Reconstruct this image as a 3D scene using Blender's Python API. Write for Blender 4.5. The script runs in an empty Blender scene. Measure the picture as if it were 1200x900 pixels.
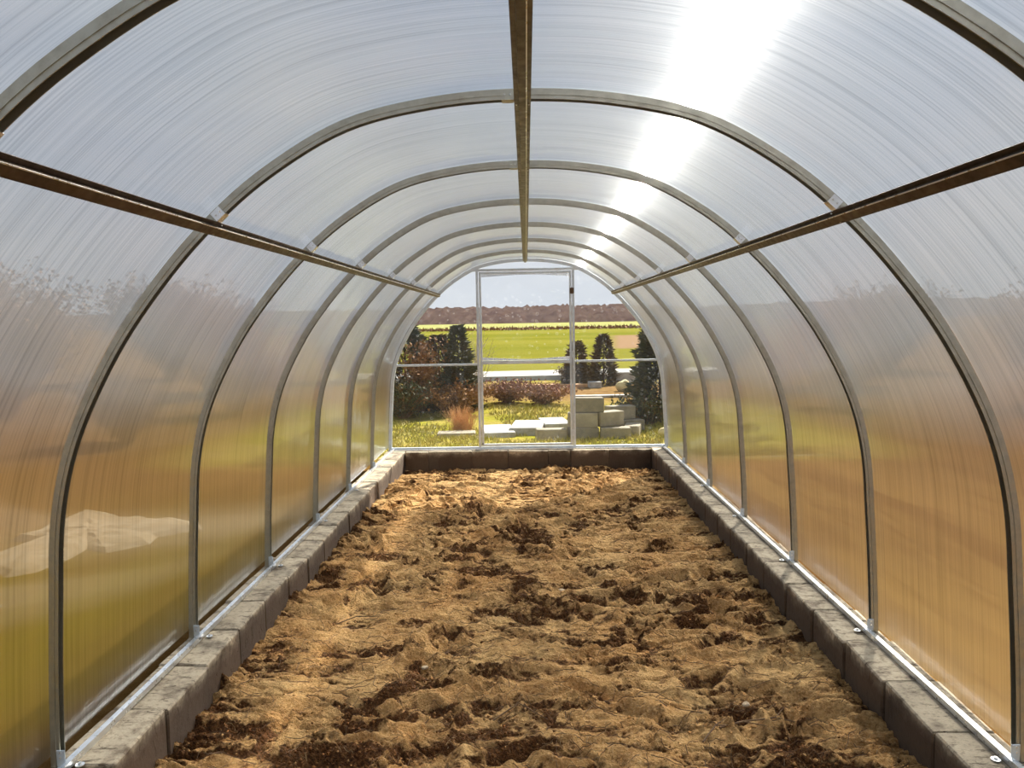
import bpy, math, random
import numpy as np
from mathutils import Vector, Matrix

random.seed(7)
RS = np.random.RandomState(11)
S = bpy.context.scene
COL = S.collection

# ---------------------------------------------------------------- camera
F_PX, YAW, PITCH, ROLL = 903.165, 0.0196214, 0.0802222, 0.0169482
CAM = Vector((0.00095, 0.0, 1.37613))
cam_d = bpy.data.cameras.new('camera')
cam = bpy.data.objects.new('camera', cam_d)
COL.objects.link(cam)
cam_d.sensor_fit = 'HORIZONTAL'
cam_d.sensor_width = 36.0
cam_d.lens = F_PX / 1200.0 * 36.0
cam_d.clip_start = 0.02
cam_d.clip_end = 5000
cy, sy = math.cos(YAW), math.sin(YAW)
cp, sp = math.cos(PITCH), math.sin(PITCH)
cr, sr = math.cos(ROLL), math.sin(ROLL)
Ry = Matrix(((cy, sy, 0), (-sy, cy, 0), (0, 0, 1)))
Rp = Matrix(((1, 0, 0), (0, cp, -sp), (0, sp, cp)))
Rr = Matrix(((cr, 0, -sr), (0, 1, 0), (sr, 0, cr)))
M3 = Rr @ Rp @ Ry                      # world -> (right, forward, up)
right, fwd, up = Vector(M3[0]), Vector(M3[1]), Vector(M3[2])
mw = Matrix((right, up, -fwd)).transposed().to_4x4()
mw.translation = CAM
cam.matrix_world = mw
S.camera = cam

# ---------------------------------------------------------------- light, sky, exposure
SUN_DIR = Vector((0.330, 0.683, 0.652)).normalized()
SUN_STRENGTH = 14.0
SUN_ANGLE = math.radians(1.4)
EXPOSURE = 0.0
SKY_STRENGTH = 0.74
S.view_settings.view_transform = 'Standard'
S.view_settings.look = 'None'
S.view_settings.exposure = EXPOSURE
S.view_settings.gamma = 1.0
S.view_settings.use_curve_mapping = False

sun_l = bpy.data.lights.new('sun', 'SUN')
sun_l.energy = SUN_STRENGTH
sun_l.angle = SUN_ANGLE
sun_l.color = (1.0, 0.93, 0.82)
sun = bpy.data.objects.new('sun', sun_l)
COL.objects.link(sun)
sun.rotation_euler = SUN_DIR.to_track_quat('Z', 'Y').to_euler()
sun.location = SUN_DIR * 60


class NT:
    """small helper for node trees"""
    def __init__(self, tree):
        self.t = tree
        tree.nodes.clear()

    def n(self, kind, props=None, **inp):
        nd = self.t.nodes.new(kind)
        for k, v in (props or {}).items():
            setattr(nd, k, v)
        for k, v in inp.items():
            self.s(nd, k, v)
        return nd

    def s(self, nd, key, v):
        if isinstance(key, str):
            key2 = key.replace('_', ' ')
            sock = nd.inputs.get(key2) or nd.inputs.get(key)
            if sock is None and key.startswith('i') and key[1:].isdigit():
                sock = nd.inputs[int(key[1:])]
        else:
            sock = nd.inputs[key]
        if isinstance(v, bpy.types.NodeSocket):
            self.t.links.new(v, sock)
        elif isinstance(v, bpy.types.Node):
            self.t.links.new(v.outputs[0], sock)
        else:
            if isinstance(v, tuple) and len(v) == 3 and sock.type == 'RGBA':
                v = v + (1,)
            sock.default_value = v

    def math(self, op, a, b=0.0, clamp=False):
        nd = self.n('ShaderNodeMath', {'operation': op, 'use_clamp': clamp})
        self.s(nd, 'i0', a); self.s(nd, 'i1', b)
        return nd.outputs[0]

    def vmath(self, op, a, b=(0, 0, 0), out=0):
        nd = self.n('ShaderNodeVectorMath', {'operation': op})
        self.s(nd, 'i0', a); self.s(nd, 'i1', b)
        return nd.outputs[out]

    def noise(self, vec, scale, detail=4, rough=0.55, dist=0.0, color=False):
        nd = self.n('ShaderNodeTexNoise', Scale=scale, Detail=detail, Roughness=rough, Distortion=dist)
        self.s(nd, 'Vector', vec)
        return nd.outputs[1 if color else 0]

    def ramp(self, fac, stops, interp='LINEAR'):
        nd = self.n('ShaderNodeValToRGB')
        cr_ = nd.color_ramp
        cr_.interpolation = interp
        while len(cr_.elements) > 1:
            cr_.elements.remove(cr_.elements[-1])
        for i, (p, c) in enumerate(stops):
            e = cr_.elements[0] if i == 0 else cr_.elements.new(p)
            e.position = p
            if not isinstance(c, tuple):
                c = (c, c, c)
            e.color = c + (1,)
        self.s(nd, 'Fac', fac)
        return nd.outputs[0]

    def mixc(self, fac, a, b, blend='MIX'):
        nd = self.n('ShaderNodeMix', {'data_type': 'RGBA', 'blend_type': blend})
        self.s(nd, 'i0', fac); self.s(nd, 'i6', a); self.s(nd, 'i7', b)
        return nd.outputs[2]

    def mixs(self, fac, a, b):
        nd = self.n('ShaderNodeMixShader')
        self.s(nd, 'i0', fac); self.s(nd, 'i1', a); self.s(nd, 'i2', b)
        return nd.outputs[0]

    def mapping(self, vec, scale=(1, 1, 1), loc=(0, 0, 0), rot=(0, 0, 0)):
        nd = self.n('ShaderNodeMapping')
        self.s(nd, 'Vector', vec)
        nd.inputs['Scale'].default_value = scale
        nd.inputs['Location'].default_value = loc
        nd.inputs['Rotation'].default_value = rot
        return nd.outputs[0]

    def sep(self, vec):
        nd = self.n('ShaderNodeSeparateXYZ')
        self.s(nd, 'i0', vec)
        return nd.outputs

    def bump(self, h, strength, dist):
        nd = self.n('ShaderNodeBump', Strength=strength, Distance=dist)
        self.s(nd, 'Height', h)
        return nd.outputs[0]

    def out(self, sh):
        nd = self.n('ShaderNodeOutputMaterial')
        self.s(nd, 'i0', sh)


w = bpy.data.worlds.new('sky')
S.world = w
w.use_nodes = True
k = NT(w.node_tree)
tc = k.n('ShaderNodeTexCoord').outputs['Generated']
d_ = k.vmath('NORMALIZE', tc)
dz = k.sep(d_)[2]
grad = k.ramp(dz, [(0.0, (0.80, 0.86, 0.92)), (0.12, (0.60, 0.71, 0.86)), (0.5, (0.30, 0.45, 0.72)), (1.0, (0.20, 0.34, 0.64))])
# cloud field laid on a flat layer: direction / (z + a)
zz = k.math('ADD', k.math('MAXIMUM', dz, 0.0), 0.22)
cvec = k.vmath('DIVIDE', d_, k.n('ShaderNodeCombineXYZ', X=zz, Y=zz, Z=zz))
c1 = k.noise(k.mapping(cvec, (0.9, 1.1, 0.0), (3.1, 0.4, 0)), 1.35, 5, 0.52, 0.4)
cm = k.ramp(c1, [(0.38, 0.1), (0.56, 1.0)])
c2 = k.noise(k.mapping(cvec, (1, 1, 0), (7, 2, 0)), 2.6, 4, 0.5)
ccol = k.ramp(c2, [(0.34, (0.66, 0.72, 0.80)), (0.50, (0.86, 0.89, 0.93)), (0.60, (1.05, 1.05, 1.05))])
skyc = k.mixc(k.math('MULTIPLY', cm, 0.92), grad, ccol)
sd = k.vmath('DOT_PRODUCT', d_, tuple(SUN_DIR), out=1)
low = k.ramp(dz, [(0.06, 0.80), (0.30, 0.0)])
skyc = k.mixc(low, skyc, (1.08, 1.12, 1.20))
halo = k.math('POWER', k.math('MAXIMUM', sd, 0.0), 10.0)
skyc = k.mixc(k.math('MULTIPLY', halo, 0.12), skyc, (1.0, 0.97, 0.92), 'ADD')
bg = k.n('ShaderNodeBackground', Strength=SKY_STRENGTH)
k.s(bg, 'Color', skyc)
wo = k.n('ShaderNodeOutputWorld')
k.s(wo, 'i0', bg)


# ---------------------------------------------------------------- materials
def new_mat(name):
    m = bpy.data.materials.new(name)
    m.use_nodes = True
    return m, NT(m.node_tree)


def principled(k, color, rough=0.6, metal=0.0, normal=None, spec=None):
    p = k.n('ShaderNodeBsdfPrincipled', Metallic=metal)
    k.s(p, 'Base Color', color)
    k.s(p, 'Roughness', rough)
    if normal is not None:
        k.s(p, 'Normal', normal)
    if spec is not None:
        k.s(p, 'Specular IOR Level', spec)
    return p.outputs[0]


def galvanized(name, base, rough=0.35, spots=0.35):
    m, k = new_mat(name)
    pos = k.n('ShaderNodeNewGeometry').outputs['Position']
    n1 = k.noise(pos, 35, 4, 0.6)
    n2 = k.noise(pos, 9, 3, 0.5)
    col = k.mixc(k.ramp(n1, [(0.4, 0.0), (0.7, spots)]), base, tuple(c * 0.55 for c in base))
    col = k.mixc(k.ramp(n2, [(0.5, 0.0), (0.7, 0.25)]), col, (0.36, 0.31, 0.24))
    r = k.ramp(n1, [(0.3, rough - 0.08), (0.7, rough + 0.12)])
    k.out(principled(k, col, r, 0.92, k.bump(n1, 0.15, 0.002)))
    return m


M_RIB = galvanized('galvanized_rib_steel', (0.46, 0.45, 0.38), 0.38)
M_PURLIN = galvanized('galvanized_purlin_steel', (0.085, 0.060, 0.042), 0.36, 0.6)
M_RAIL = galvanized('bright_zinc_rail', (0.86, 0.88, 0.90), 0.30, 0.15)
M_FRAME = galvanized('end_frame_steel', (0.66, 0.72, 0.76), 0.5, 0.2)
M_SCREW = galvanized('screw_zinc', (0.85, 0.84, 0.80), 0.25, 0.1)


def arc_tangent(k):
    nrm = k.n('ShaderNodeNewGeometry').outputs['Normal']
    # minute waviness of the flutes softens what is seen through them
    pos = k.n('ShaderNodeNewGeometry').outputs['Position']
    wn = k.n('ShaderNodeTexWhiteNoise', {'noise_dimensions': '3D'})
    k.s(wn, 'Vector', pos)
    w1 = k.math('SUBTRACT', wn.outputs['Value'], 0.5)
    w2 = k.math('SUBTRACT', k.sep(wn.outputs['Color'])[1], 0.5)
    amp = k.math('MULTIPLY', k.math('ADD', w1, w2), 0.045)
    wob = k.n('ShaderNodeVectorMath', {'operation': 'SCALE'})
    k.s(wob, 'i0', nrm); k.s(wob, 'Scale', amp)
    t0 = k.vmath('NORMALIZE', k.vmath('CROSS_PRODUCT', nrm, (0, 1, 0)))
    return k.vmath('NORMALIZE', k.vmath('ADD', t0, wob.outputs[0]))


def fluted_outer():
    """outer skin of the twin-wall sheet: flutes run along the arch"""
    m, k = new_mat('fluted_polycarbonate')
    pos = k.n('ShaderNodeNewGeometry').outputs['Position']
    T = arc_tangent(k)
    # fine flute lines : fast along the tunnel, slow along the arch
    v = k.mapping(pos, (1.0, 150.0, 1.0))
    fine = k.noise(v, 1.0, 2, 0.6)
    v2 = k.mapping(pos, (0.7, 48.0, 0.7), (4, 1, 2))
    mid = k.noise(v2, 1.0, 3, 0.6)
    big = k.noise(pos, 1.7, 3, 0.5)
    lines = k.math('ADD', k.math('MULTIPLY', fine, 0.72), k.math('MULTIPLY', mid, 0.28))
    tint = k.ramp(lines, [(0.34, (0.68, 0.70, 0.72)), (0.47, (0.84, 0.86, 0.87)), (0.60, (0.95, 0.955, 0.96))])
    hair = k.n('ShaderNodeBsdfHair', {'component': 'Transmission'})
    k.s(hair, 'Color', tint); k.s(hair, 'Offset', 0.0)
    k.s(hair, 'RoughnessU', 0.001); k.s(hair, 'RoughnessV', 0.55)
    k.s(hair, 'Tangent', T)
    hair2 = k.n('ShaderNodeBsdfHair', {'component': 'Transmission'})
    k.s(hair2, 'Color', tint); k.s(hair2, 'Offset', 0.0)
    k.s(hair2, 'RoughnessU', 0.03); k.s(hair2, 'RoughnessV', 0.40)
    k.s(hair2, 'Tangent', T)
    transp = k.n('ShaderNodeBsdfTransparent'); k.s(transp, 'Color', tint)
    trl = k.n('ShaderNodeBsdfTranslucent', Color=(0.85, 0.88, 0.92))
    h = hair
    a = k.mixs(k.math('ADD', 0.73, k.math('MULTIPLY', big, 0.1)), transp, h)
    b = k.mixs(k.ramp(mid, [(0.35, 0.001), (0.65, 0.004)]), a, trl)
    k.out(b)
    return m


def film(name, gloss=0.10, rough=0.22, smear=True):
    """inner skin: clear, glossy"""
    m, k = new_mat(name)
    pos = k.n('ShaderNodeNewGeometry').outputs['Position']
    wav = k.noise(k.mapping(pos, (1.2, 3.0, 1.2)), 2.0, 2, 0.5)
    nb = k.bump(wav, 0.35, 0.02)
    fr = k.n('ShaderNodeFresnel', IOR=1.36)
    gl = k.n('ShaderNodeBsdfAnisotropic', Color=(0.9, 0.92, 0.95), Roughness=rough)
    k.s(gl, 'Normal', nb)
    tr = k.n('ShaderNodeBsdfTransparent', Color=(0.97, 0.98, 0.985))
    f = k.math('MULTIPLY', fr.outputs[0], 1.0, True)
    k.out(k.mixs(f, tr, gl))
    return m


def pane_mat():
    m, k = new_mat('clear_end_pane')
    pos = k.n('ShaderNodeNewGeometry').outputs['Position']
    # dried rain marks: rings and dots
    vo = k.n('ShaderNodeTexVoronoi', Scale=24.0, Randomness=1.0)
    k.s(vo, 'Vector', k.mapping(pos, (1, 0.0, 1)))
    dist, vcol = vo.outputs['Distance'], vo.outputs['Color']
    rr = k.math('MULTIPLY', k.sep(vcol)[0], 0.34)
    ring = k.math('SUBTRACT', 1.0, k.math('MULTIPLY', k.math('ABSOLUTE', k.math('SUBTRACT', dist, rr)), 16.0), True)
    gate = k.ramp(k.sep(vcol)[1], [(0.72, 0.0), (0.78, 1.0)])
    area = k.ramp(k.noise(pos, 1.1, 3, 0.5), [(0.40, 0.05), (0.60, 1.0)])
    marks = k.math('MULTIPLY', k.math('MULTIPLY', ring, gate), area)
    scr = k.noise(k.mapping(pos, (260, 1, 3.0)), 1.0, 2, 0.5)
    haze = k.ramp(k.noise(pos, 2.2, 4, 0.6), [(0.35, 0.0), (0.7, 0.007)])
    haze = k.math('ADD', haze, k.ramp(scr, [(0.5, 0.0), (0.75, 0.005)]))
    fac = k.math('ADD', k.math('MULTIPLY', marks, 0.15), haze, True)
    dif = k.n('ShaderNodeBsdfTranslucent', Color=(0.9, 0.92, 0.95))
    hair = k.n('ShaderNodeBsdfHair', {'component': 'Transmission'}, Color=(0.9, 0.93, 0.95))
    k.s(hair, 'Offset', 0.0); k.s(hair, 'RoughnessU', 0.002); k.s(hair, 'RoughnessV', 0.12)
    k.s(hair, 'Tangent', (0.0, 0.0, 1.0))
    tr = k.n('ShaderNodeBsdfTransparent', Color=(0.96, 0.975, 0.98))
    a = k.mixs(0.03, tr, hair)
    k.out(k.mixs(fac, a, dif))
    return m


M_FLUTE = fluted_outer()
M_FILM = film('clear_inner_film')
M_PANE = pane_mat()
M_PANE_FILM = film('clear_pane_film', rough=0.03)


def concrete(name, base, dark, crack=1.0):
    m, k = new_mat(name)
    tcn = k.n('ShaderNodeTexCoord').outputs['Object']
    oi = k.n('ShaderNodeObjectInfo')
    off = k.n('ShaderNodeCombineXYZ', X=k.math('MULTIPLY', oi.outputs['Random'], 37.0), Y=k.math('MULTIPLY', oi.outputs['Random'], 11.0), Z=0.0)
    v = k.vmath('ADD', tcn, off)
    n1 = k.noise(v, 7, 6, 0.65)
    n2 = k.noise(v, 38, 5, 0.7)
    n3 = k.noise(k.mapping(v, (5, 22, 5)), 1.6, 5, 0.7, 1.2)
    col = k.mixc(k.ramp(n1, [(0.38, 0.0), (0.66, 1.0)]), base, tuple(c * 0.70 for c in base))
    col = k.mixc(k.ramp(n2, [(0.50, 0.0), (0.72, 0.75)]), col, dark)
    col = k.mixc(k.math('MULTIPLY', k.ramp(n3, [(0.585, 0.0), (0.64, 0.9)]), crack), col, dark)
    if crack > 0.9:
        oz = k.sep(tcn)[2]
        st = k.math('ADD', k.math('MULTIPLY', oz, -14.0), k.math('MULTIPLY', k.math('SUBTRACT', n1, 0.5), 2.2))
        col = k.mixc(k.ramp(st, [(0.0, 0.0), (0.35, 0.75), (0.9, 0.95)]), col, (0.060, 0.032, 0.014))
    tone = k.math('ADD', 0.80, k.math('MULTIPLY', oi.outputs['Random'], 0.35))
    col = k.mixc(1.0, col, k.n('ShaderNodeCombineXYZ', X=tone, Y=tone, Z=tone).outputs[0], 'MULTIPLY')
    h = k.math('SUBTRACT', k.math('MULTIPLY', n2, 0.6), k.ramp(n3, [(0.585, 0.0), (0.64, 0.8)]))
    k.out(principled(k, col, 0.9, 0, k.bump(h, 0.7, 0.006)))
    return m


M_BLOCK = concrete('weathered_concrete', (0.44, 0.365, 0.255), (0.075, 0.048, 0.025))
M_SPARE = concrete('pale_concrete', (0.36, 0.31, 0.22), (0.25, 0.22, 0.16), 0.4)


def simple(name, c1, c2, scale=8, rough=0.85, bump=0.3, bd=0.01, stretch=(1, 1, 1)):
    m, k = new_mat(name)
    v = k.mapping(k.n('ShaderNodeTexCoord').outputs['Object'], stretch)
    n1 = k.noise(v, scale, 4, 0.6)
    col = k.mixc(k.ramp(n1, [(0.35, 0.0), (0.65, 1.0)]), c1, c2)
    k.out(principled(k, col, rough, 0, k.bump(n1, bump, bd), 0.5 if rough < 0.95 else 0.0))
    return m


def soil_mat():
    m, k = new_mat('dry_crusted_soil')
    pos = k.n('ShaderNodeNewGeometry').outputs['Position']
    at = k.n('ShaderNodeAttribute', {'attribute_name': 'moist_shade'})
    damp = at.outputs['Fac']  # damp clods plus shade painted into crevices, hollows and footprints
    n1 = k.noise(pos, 3.0, 4, 0.6)
    n2 = k.noise(k.mapping(pos, (1, 1.4, 1)), 24, 6, 0.68)
    n3 = k.noise(pos, 90, 5, 0.7)
    dry = k.mixc(k.ramp(n1, [(0.35, 0.0), (0.65, 1.0)]), (0.76, 0.48, 0.20), (0.56, 0.30, 0.105))
    dry = k.mixc(k.ramp(n2, [(0.48, 0.0), (0.66, 0.65)]), dry, (0.24, 0.105, 0.032))
    dry = k.mixc(k.ramp(n3, [(0.50, 0.0), (0.68, 0.65)]), dry, (0.86, 0.60, 0.30))
    dry = k.mixc(k.ramp(n3, [(0.30, 0.7), (0.44, 0.0)]), dry, (0.15, 0.06, 0.02))
    wet_shade = k.mixc(k.ramp(n3, [(0.4, 0.0), (0.62, 1.0)]), (0.030, 0.012, 0.005), (0.17, 0.072, 0.024))  # dark tone shared by damp soil and the painted shade
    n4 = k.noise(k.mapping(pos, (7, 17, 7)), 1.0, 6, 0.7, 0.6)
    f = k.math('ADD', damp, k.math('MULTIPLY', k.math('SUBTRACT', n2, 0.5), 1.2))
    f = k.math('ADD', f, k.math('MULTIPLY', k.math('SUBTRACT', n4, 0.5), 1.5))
    col = k.mixc(k.ramp(f, [(0.30, 0.0), (0.42, 0.50), (0.54, 0.97)]), dry, wet_shade)
    h = k.math('ADD', k.math('MULTIPLY', n2, 0.9), k.math('MULTIPLY', n3, 0.6))
    k.out(principled(k, col, 0.95, 0, k.bump(h, 1.0, 0.04), 0.1))
    return m


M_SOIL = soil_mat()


def ground_mat():
    m, k = new_mat('lawn_and_fields')
    pos = k.n('ShaderNodeNewGeometry').outputs['Position']
    x, y, z = k.sep(pos)
    wob = k.math('MULTIPLY', k.math('SUBTRACT', k.noise(pos, 0.55, 4, 0.6), 0.5), 1.8)
    n1 = k.noise(pos, 1.6, 5, 0.65)
    n2 = k.noise(pos, 9.0, 5, 0.7)
    nb = k.noise(pos, 60, 4, 0.7)
    gfar = k.noise(k.mapping(pos, (0.02, 0.06, 1)), 1.0, 3, 0.5)
    grass = k.mixc(k.ramp(n1, [(0.38, 0.0), (0.62, 1.0)]), (0.30, 0.28, 0.030), (0.38, 0.29, 0.085))
    grass = k.mixc(k.ramp(n2, [(0.46, 0.0), (0.68, 0.7)]), grass, (0.11, 0.12, 0.015))
    soilc = k.mixc(k.ramp(n2, [(0.4, 0.0), (0.65, 1.0)]), (0.24, 0.13, 0.045), (0.13, 0.06, 0.02))
    brown = k.mixc(k.ramp(n2, [(0.4, 0.0), (0.65, 1.0)]), (0.26, 0.15, 0.075), (0.15, 0.07, 0.035))
    yw0 = k.math('ADD', y, wob)
    # left side strips, from the tunnel outwards
    xl = k.math('ADD', k.math('MULTIPLY', x, -1.0), k.math('MULTIPLY', wob, 0.45))
    lf = k.ramp(k.math('DIVIDE', xl, 10.0), [(0.175, 0.0), (0.215, 1.0)])
    lf2 = k.ramp(k.math('DIVIDE', xl, 10.0), [(0.33, 0.0), (0.42, 1.0)])
    leftc = k.mixc(lf, soilc, k.mixc(k.ramp(k.math('DIVIDE', yw0, 10.0), [(0.50, 0.0), (0.75, 1.0)]), (0.125, 0.092, 0.008), (0.14, 0.078, 0.018)))
    leftc = k.mixc(k.ramp(k.noise(k.mapping(pos, (3.0, 0.25, 1)), 1.0, 4, 0.65), [(0.42, 0.0), (0.60, 0.7)]), leftc, (0.10, 0.055, 0.014))
    leftc = k.mixc(lf2, leftc, k.mixc(n2, (0.115, 0.058, 0.020), (0.185, 0.103, 0.036)))
    xr = k.math('ADD', x, k.math('MULTIPLY', wob, 0.7))
    st = k.noise(k.mapping(pos, (2.6, 0.22, 1)), 1.0, 4, 0.65)
    rightc = k.mixc(k.ramp(st, [(0.40, 0.0), (0.50, 0.45), (0.56, 1.0)]), (0.085, 0.036, 0.012), (0.215, 0.125, 0.038))
    rightc = k.mixc(k.ramp(k.math('DIVIDE', xr, 10.0), [(0.30, 0.0), (0.45, 0.9)]), rightc, (0.120, 0.060, 0.022))
    side = k.mixc(k.ramp(x, [(0.0, 0.0), (0.001, 1.0)]), leftc, rightc)
    # beyond the end wall
    yw = k.math('ADD', y, wob)
    endc = k.mixc(k.ramp(k.math('DIVIDE', yw, 100.0), [(0.135, 0.0), (0.155, 0.85), (0.185, 0.85), (0.20, 0.0)]), grass, brown)
    field = k.mixc(k.ramp(gfar, [(0.4, 0.0), (0.6, 1.0)]), (0.15, 0.15, 0.018), (0.21, 0.19, 0.032))
    field = k.mixc(k.ramp(n1, [(0.4, 0.0), (0.7, 0.35)]), field, (0.14, 0.16, 0.02))
    pale = (0.30, 0.30, 0.11)
    field = k.mixc(k.ramp(k.math('DIVIDE', y, 1000.0), [(0.15, 0.0), (0.17, 1.0)]), field, pale)
    dx_ = k.math('DIVIDE', x, k.math('MAXIMUM', y, 1.0))
    plough = k.math('MULTIPLY', k.ramp(dx_, [(0.105, 0.0), (0.12, 1.0)]), k.ramp(k.math('DIVIDE', y, 100.0), [(0.42, 0.0), (0.45, 1.0), (0.80, 1.0), (0.84, 0.0)]))
    field = k.mixc(plough, field, (0.26, 0.17, 0.10))
    endc = k.mixc(k.ramp(k.math('DIVIDE', y, 100.0), [(0.235, 0.0), (0.245, 1.0)]), endc, field)
    ax = k.math('ABSOLUTE', x)
    inner = k.ramp(k.math('SUBTRACT', k.math('DIVIDE', ax, 10.0), k.math('MULTIPLY', k.math('MAXIMUM', k.math('SUBTRACT', y, 14.0), 0.0), 0.02)), [(0.36, 1.0), (0.46, 0.0)])
    isend = k.math('MULTIPLY', k.ramp(k.math('DIVIDE', yw, 10.0), [(0.80, 0.0), (0.90, 1.0)]), inner)
    col = k.mixc(isend, side, endc)
    k.out(principled(k, col, 0.95, 0, k.bump(nb, 0.6, 0.03), 0.0))
    return m


M_GROUND = ground_mat()
M_GRASS = simple('grass_blades', (0.30, 0.29, 0.03), (0.46, 0.37, 0.11), 3, 0.8, 0)
M_DRYGRASS = simple('dry_reddish_grass', (0.50, 0.22, 0.08), (0.62, 0.36, 0.14), 12, 0.9, 0)
M_CONIFER = simple('conifer_green', (0.035, 0.055, 0.018), (0.10, 0.085, 0.03), 5, 0.85, 0)
M_CONIFER2 = simple('brown_green_conifer', (0.075, 0.06, 0.022), (0.17, 0.10, 0.04), 5, 0.85, 0)
M_RUST = simple('rusty_leaves', (0.30, 0.145, 0.045), (0.17, 0.08, 0.025), 6, 0.9, 0)
M_TWIG = simple('bare_brown_twigs', (0.19, 0.078, 0.018), (0.30, 0.135, 0.032), 5, 0.9, 0)
M_HEATH = simple('reddish_heather', (0.26, 0.10, 0.07), (0.33, 0.20, 0.10), 5, 0.9, 0)
M_BIRCH = simple('pale_birch_bark', (0.62, 0.56, 0.46), (0.36, 0.28, 0.20), 20, 0.9, 0)
M_BARK = simple('dark_bark', (0.09, 0.055, 0.03), (0.15, 0.10, 0.06), 14, 0.9, 0.4)
M_HILL = simple('winter_forest', (0.060, 0.038, 0.036), (0.105, 0.072, 0.060), 0.06, 1.0, 0)
M_ROOT = simple('dry_root', (0.10, 0.055, 0.028), (0.22, 0.13, 0.06), 30, 0.9, 0)
M_STRAW = simple('straw', (0.45, 0.32, 0.15), (0.25, 0.14, 0.06), 30, 0.9, 0)
M_SPROUT = simple('seedling_green', (0.30, 0.40, 0.04), (0.45, 0.45, 0.08), 30, 0.8, 0)
M_STONE = simple('pebble', (0.42, 0.30, 0.18), (0.55, 0.44, 0.30), 25, 0.9, 0.4)
M_WHITE = simple('white_board', (0.50, 0.49, 0.46), (0.30, 0.28, 0.24), 6, 0.7, 0.1)
M_ROAD = simple('pale_road', (0.40, 0.39, 0.36), (0.31, 0.30, 0.27), 2, 0.9, 0.2)
M_SACK = simple('cream_sack', (0.66, 0.56, 0.28), (0.52, 0.42, 0.18), 6, 0.8, 0.4)
M_PLANK = simple('orange_plank', (0.70, 0.42, 0.20), (0.60, 0.30, 0.13), 10, 0.8, 0.2)
M_PALE = simple('pale_gravel', (0.40, 0.33, 0.22), (0.27, 0.20, 0.11), 14, 0.9, 0.5)


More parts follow.
